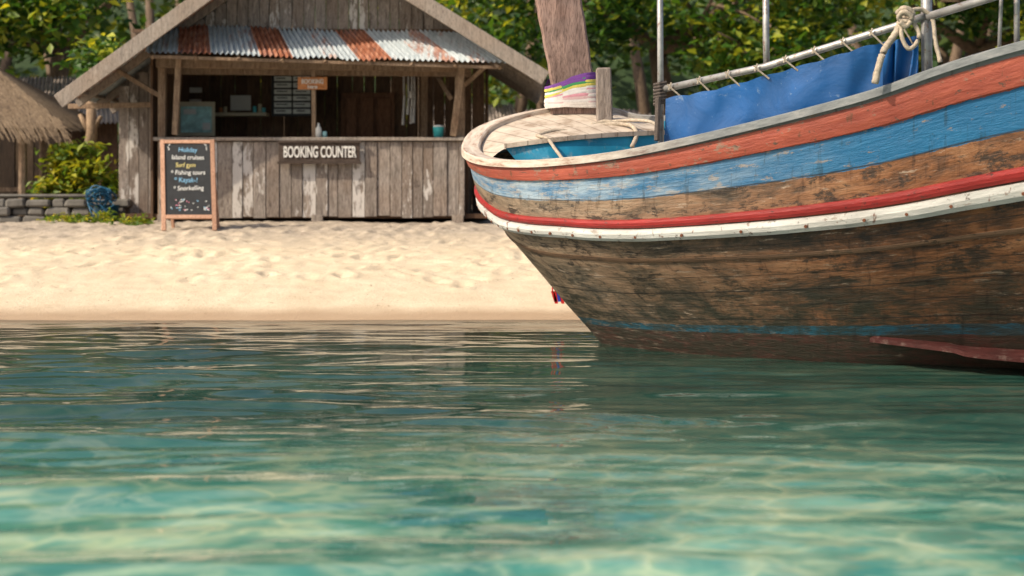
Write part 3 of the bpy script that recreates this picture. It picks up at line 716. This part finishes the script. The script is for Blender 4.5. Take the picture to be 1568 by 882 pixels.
rows=[g0+nh*.035-up*.04,g0+nh*.035+up*.008,g0+nh*.02+up*.016,g0-nh*.10+up*.016,g0-nh*.115+up*.006,g0-nh*.115-up*.05]
m,nt,out=newmat('rim_cap_paint'); n=N(nt); c=n.coord(); uv=n.coord('UV'); x,y,z=n.sep(c)
f=n.noise(n.mapping(uv,(1.5,6,1)),4,8,.7)
aft=n.ramp(f,[(.3,(.09,.10,.105)),(.55,(.19,.20,.20)),(.75,(.34,.32,.30))]); fore=n.ramp(f,[(.36,(.28,.15,.10)),(.47,(.50,.41,.33)),(.7,(.68,.61,.52))])
n.pbr(out,n.mix(n.mapr(x,1.3,.2),aft,fore),.6,n.bump(f,.4,.01)); M_cap=m
hullmesh('rim_cap',rows,[0,.05,.1,.2,.25,.3],M_cap,smooth=False)
m,nt,out=newmat('cream_deck_paint'); n=N(nt); c=n.coord()
f=n.noise(c,5,8,.7); rot=n.mapping(c,(1,1,1),rot=(0,0,-.5)); rx_,ry_,_r=n.sep(rot)
col=n.ramp(f,[(.36,(.27,.20,.14)),(.48,(.47,.39,.31)),(.7,(.62,.54,.44))])
pl=n.math('ABSOLUTE',n.math('SUBTRACT',n.math('FRACT',n.math('MULTIPLY',rx_,7.)),.5)); col=n.mix(n.mapr(pl,.0,.05,.8,0),col,(.10,.07,.05))
n.pbr(out,col,.7,n.bump(f,.5,.01)); M_deck=m
M_cyan=plain('cyan_paint',(.010,.20,.34),.5,.3,4,dirt=(.22,.28,.30))
inn=g0-nh*.115-up*.012
j0,j1=7*SUB-2,13*SUB+2
rim=inn[j0:j1]; nr=len(rim)
A=cat([W(772,224,11.0),W(850,214,11.0),W(930,207,11.15),W(1015,203,11.4)],12)
Ai=np.stack([np.interp(np.linspace(0,1,nr),np.linspace(0,1,len(A)),A[:,k]) for k in range(3)],-1)
mb=MB(); mb.grid([[Vector(rim[k]).lerp(Vector(Ai[k]),t)+Vector((0,0,.01*math.sin(t*math.pi)-.02)) for k in range(nr)] for t in np.linspace(0,1,7)]); mb.obj('bow_deck',M_deck,boat,smooth=True)
mb=MB(); mb.grid([[Vector(p)+Vector((.25*t*max(0,1-k/12),-.01-.10*t*min(1,k/10),-.30*t)) for k,p in enumerate(A)] for t in np.linspace(0,1,4)]); mb.obj('bow_bulkhead',M_cyan,boat)
mb=MB()
for k in range(len(A)-1): mb.beam(Vector(A[k])+Vector((0,-.02,.0)),Vector(A[k+1])+Vector((0,-.02,.0)),.04,.035,up=Vector((0,0,1)),r=.1)
mb.obj('deck_edge',M_deck,boat)
mb=MB()
rims=[Vector(p) for p in inn]
nj=6*SUB
Pn=[rims[j]+Vector((0,0,-.45)) for j in range(0,nj)]; Pf=[rims[nU-1-int(j/(nj-1)*(5*SUB))]+Vector((0,0,-.45)) for j in range(0,nj)]
mb.grid([[a.lerp(b,.06+.9*t) for a,b in zip(Pn,Pf)] for t in np.linspace(0,1,4)]); mb.obj('sole',M_deck,boat)
mb=MB(); 
fa=rims[13*SUB:nU-1]; mb.grid([[p+Vector((0,-.004,-.02-.4*t)) for p in fa] for t in (0,.5,1)]); fa=rims[1:6*SUB]; mb.grid([[p+Vector((0,.01+.06*t,-.02-.22*t)) for p in fa] for t in (0,.5,1)]); mb.obj('inner_topsides',M_cyan,boat)
mb=MB(); col0=[Vector(Sv(v_)[0]) for v_ in np.linspace(0,3.9,12)]; col1=[Vector(Sv(v_)[-1]) for v_ in np.linspace(0,3.9,12)]; mb.grid([col0,col1]); mb.obj('stern_transom',M_cyan,boat)
mb=MB(); 
cs=[W(880,175,12.05),W(876,125,12.05),W(862,40,12.0),W(848,-40,12.0),W(835,-130,11.95)]; hw_=[.205,.185,.195,.20,.20]
P=[]
csd=cat(cs,6); hwd=np.interp(np.linspace(0,4,len(csd)),range(5),hw_)
for i_,(c_,h_) in enumerate(zip(csd,hwd)):
    c_=Vector(c_); h_=h_*(1+.02*math.sin(i_*2.1))
    ring=[Vector((-h_,0,0)),Vector((-h_*.9,-.05,0)),Vector((-h_*.1,-.062,0)),Vector((h_*.9,-.05,0)),Vector((h_,0,0)),Vector((h_*.9,.13,0)),Vector((-h_*.9,.13,0)),Vector((-h_,0,0))]
    P.append([c_+q for q in ring])
mb.grid(P,r=.15); mb.quad(*[P[-1][k] for k in (0,3,4,6)],r=.2); o=mb.obj('stem_post',M_stem,boat); 
rcols=[(.16,.05,.26),(.04,.24,.08),(.55,.48,.10),(.62,.60,.58),(.58,.27,.32),(.62,.58,.55),(.55,.38,.38),(.62,.56,.51)]
mb=MB(); mats=[plain('ribbon_%d'%i,c_,.7,.18,10,bump=.3) for i,c_ in enumerate(rcols)]
for i in range(22):
    t0=i/22; yy=121+44*t0; cc=W(875+5*t0,yy,12.05); 
    hh=.215+.012*math.sin(i*1.9)+.03*t0
    tl=.09*(1-t0)+random.uniform(-.02,.02)
    ring=[Vector((-hh,-.02,-tl)),Vector((-hh*.9,-.085,-tl)),Vector((-hh*.4,-.1,-tl*.5)),Vector((0,-.095-.01*math.sin(i*3),0)),Vector((hh*.5,-.1,tl*.3)),Vector((hh*.9,-.085,tl*.4)),Vector((hh,-.02,tl*.3)),Vector((hh*.9,.16,0)),Vector((-hh*.9,.16,0)),Vector((-hh,-.02,-tl))]
    mb.grid([[cc+q+Vector((0,0,.014)) for q in ring],[cc+q*1.02 for q in ring],[cc+q+Vector((0,0,-.014)) for q in ring]],mi=[0,0,1,0,2,1,2,2,3,3,4,3,3,4,5,6,5,5,6,7,7,7][i])
mb.obj('prow_ribbons',mats,boat,smooth=True)
mb=MB()
for i,(dx,mi) in enumerate(((0,0),(4,1),(8,0),(-4,0))):
    a=W(850+dx,300,11.95); b=W(850+dx,446,11.95); mb.tube([a,b],.006,5,mi=mi)
    e_=W(852+dx+i,465-(i%2)*3,11.95); w=Vector((.014,0,0)); mb.quad(b-w,b+w,e_+w,e_-w,mi=mi)
mb.obj('hanging_ribbons',[M_red,M_blu],boat)
mb=MB(); mb.beam(W(926,196,11.75),W(924,104,11.75),.135,.12,r=.3,taper=.9); mb.obj('bow_bitt',M_post,boat,bevel=.012)
def rope(name,pts,r_,mat=M_rope,sub=8):
    mb=MB(); q=cat(pts,sub); mb.tube(q,r_,7,wob=.25); mb.obj(name,mat,boat,smooth=True)
rope('deck_rope',[W(822,208,11.3),W(850,200,11.4),W(885,203,11.45),W(905,194,11.6),W(935,190,11.6),W(965,192,11.5),W(975,205,11.3),W(968,224,11.1)],.018)
rope('deck_rope_tail',[W(905,194,11.62),W(925,186,11.64),W(940,190,11.6),W(925,196,11.6),W(905,190,11.62)],.018)
rope('bow_line',[W(822,208,11.28),W(838,212,11.0),W(850,228,10.8),W(862,244,10.42)],.014)
rope('stern_line',[W(935,186,11.7),W(975,184,11.4),W(1004,190,11.0),W(1010,215,10.2)],.014)
mb=MB()
pp=[(1010,9.95,.022,228),(1172,9.45,.022,104),(1418,8.85,.034,125)]
for px,Y_,r_,pb_ in pp: mb.tube([W(px+2,pb_,Y_),W(px+1,60,Y_),W(px,-120,Y_)],r_,10)
mb.tube([W(1568,-70,8.3),W(1010,-118,9.95)],.022,8)
mb.tube([W(1003,139,9.97),W(1172,102,9.42),W(1372,40,8.92),W(1418,24,8.82)],.024,10)
mb.tube([W(1420,26,8.8),W(1700,-60,8.1)],.026,10)
mb.tube([W(1530,75,8.6),W(1533,0,8.6),W(1534,-60,8.6)],.012,8); mb.tube([W(1557,70,8.55),W(1557,-60,8.55)],.018,8)
mb.obj('canopy_frame',M_metal,boat,smooth=True)
m,nt,out=newmat('blue_tarpaulin'); n=N(nt); c=n.coord()
f=n.noise(n.mapping(c,(1,1,1.5)),2,5,.6,.6); col=n.ramp(f,[(.3,(.003,.055,.18)),(.7,(.006,.095,.31))])
col=n.mix(n.ramp(n.noise(c,14,8,.75),[(.61,0.),(.66,.45)]),col,(.20,.28,.38))
n.pbr(out,col,.42,n.bump(f,.35,.05),spec=.45); M_tarp=m
top=cat([W(1019,149,9.9),W(1085,138,9.68),W(1172,115,9.42),W(1270,87,9.15),W(1345,65,8.97),W(1404,62,8.86)],14); bt=cat([W(1017,226,9.93),W(1085,215,9.7),W(1172,195,9.48),W(1270,170,9.2),W(1345,145,9.05),W(1404,130,8.95)],14)
mb=MB(); P=[]
nt_=len(top)
for t in np.linspace(0,1,14):
    row=[]
    for k in range(nt_):
        p=Vector(top[k]).lerp(Vector(bt[k]),t); s_=k/nt_
        sag=abs(math.sin(s_*math.pi*9)); tens=.014*(1-sag)**2*math.exp(-3*t)
        p+=Vector((0,-.016*math.sin(s_*13+t*2)*math.sin(t*2.6)-.006*math.sin(s_*37+t*4)*(.4+t)-tens,-.012*(1-sag)*(1-t)))
        row.append(p)
    P.append(row)
mb.grid(P); o=mb.obj('blue_tarp',M_tarp,boat,smooth=True)
mb=MB(); P=[]
for t in np.linspace(0,1,8):
    P.append([W(1352+52*s_+6*math.sin(s_*9),(70-18*s_)*(1-t)+(132-8*s_)*t,8.83-.03*math.sin(s_*14+t*2)) for s_ in np.linspace(0,1,24)])
mb.grid(P); mb.obj('tarp_fold',M_tarp,boat,smooth=True)
mb=MB()
for px in range(1034,1400,44):
    yp=np.interp(px,[1003,1172,1372,1418],[139,102,40,24]); Yp=np.interp(px,[1003,1172,1372,1418],[9.97,9.42,8.92,8.82]); ty=np.interp(px,[1019,1085,1172,1270,1345,1404],[149,138,115,87,65,62])
    mb.tube([W(px-12,yp-3,Yp-.03),W(px-5,yp+4,Yp-.035),W(px+12,ty+4,Yp-.04)],.006,5); mb.tube([W(px-10,yp+6,Yp-.03),W(px-6,yp-6,Yp-.03)],.006,5)
mb.obj('tarp_lashings',M_rope,boat)
mb=MB()
for k in range(7): 
    y_=128+k*5; mb.tube([W(1001,y_+2,9.92),W(1010,y_,9.90),W(1020,y_-2,9.92)],.012,6)
mb.tube([W(1008,150,9.9),W(1006,215,9.85)],.02,7)
mb.obj('pole_binding',M_ropedark,boat)
rope('hanging_rope',[W(1383,22,8.8),W(1372,50,8.75),W(1355,75,8.72),W(1346,100,8.7),W(1340,128,8.7)],.022)
rope('hanging_rope_loop',[W(1380,18,8.78),W(1395,30,8.72),W(1408,55,8.7),W(1392,75,8.7),W(1380,50,8.72),W(1388,22,8.75),W(1410,14,8.78),W(1428,30,8.78),W(1432,60,8.75),W(1440,95,8.72)],.014)
rope('rope_knot',[W(1374,20,8.78),W(1385,12,8.7),W(1398,20,8.7),W(1390,32,8.7),W(1376,28,8.72),W(1384,18,8.68),W(1396,26,8.68),W(1388,40,8.7),W(1378,34,8.7)],.016)
a0=W(1332,517,9.38);a1=W(1450,532,9.05);a2=W(1568,548,8.8);a3=Vector((5.4,7.7,.08))
top_=cat([a0,a1,a2,a3],8); mb=MB()
inn_=[Vector(p)+Vector((.08,.55*min(1,k/8+.1),.02)) for k,p in enumerate(top_)]
mb.grid([[p for p in inn_],[Vector(p) for p in top_],[Vector(p)+Vector((0,.01,-.03)) for p in top_],[p+Vector((0,0,-.06)) for p in inn_]])
mb.obj('spray_fin',plain('fin_paint',(.060,.015,.013),.5,.4,6,dirt=(.14,.09,.075),bump=.5),boat)

# ---------------------------------------------------------------- light, camera
sd=Vector((-.82,-.42,.80)).normalized()
w=bpy.data.worlds.new('World'); S.world=w; w.use_nodes=True; nt=w.node_tree; nt.nodes.clear()
o_=nt.nodes.new('ShaderNodeOutputWorld'); bg=nt.nodes.new('ShaderNodeBackground'); sk=nt.nodes.new('ShaderNodeTexSky'); sk.sky_type='NISHITA'; sk.sun_disc=False
sk.sun_elevation=math.asin(sd.z); sk.sun_rotation=math.atan2(sd.x,sd.y); sk.dust_density=4.0
nt.links.new(sk.outputs[0],bg.inputs[0]); nt.links.new(bg.outputs[0],o_.inputs[0]); bg.inputs[1].default_value=.15
L=bpy.data.lights.new('sun','SUN'); L.energy=5.0; L.angle=math.radians(.5); L.color=(1,.875,.70); lo=bpy.data.objects.new('sun',L); S.collection.objects.link(lo)
lo.rotation_euler=(-sd).to_track_quat('-Z','Y').to_euler(); lo.location=(-5,-5,12)
cd=bpy.data.cameras.new('camera'); co=bpy.data.objects.new('camera',cd); S.collection.objects.link(co)
co.location=(0,0,H); co.rotation_euler=(math.pi/2,0,0); cd.lens=50; cd.sensor_width=36; cd.shift_y=-(441-HY)/1568.; cd.clip_end=1000
cd.dof.use_dof=True; cd.dof.focus_distance=10.0; cd.dof.aperture_fstop=1.7
S.camera=co
S.view_settings.view_transform='Standard'; S.view_settings.look='None'; S.view_settings.exposure=0
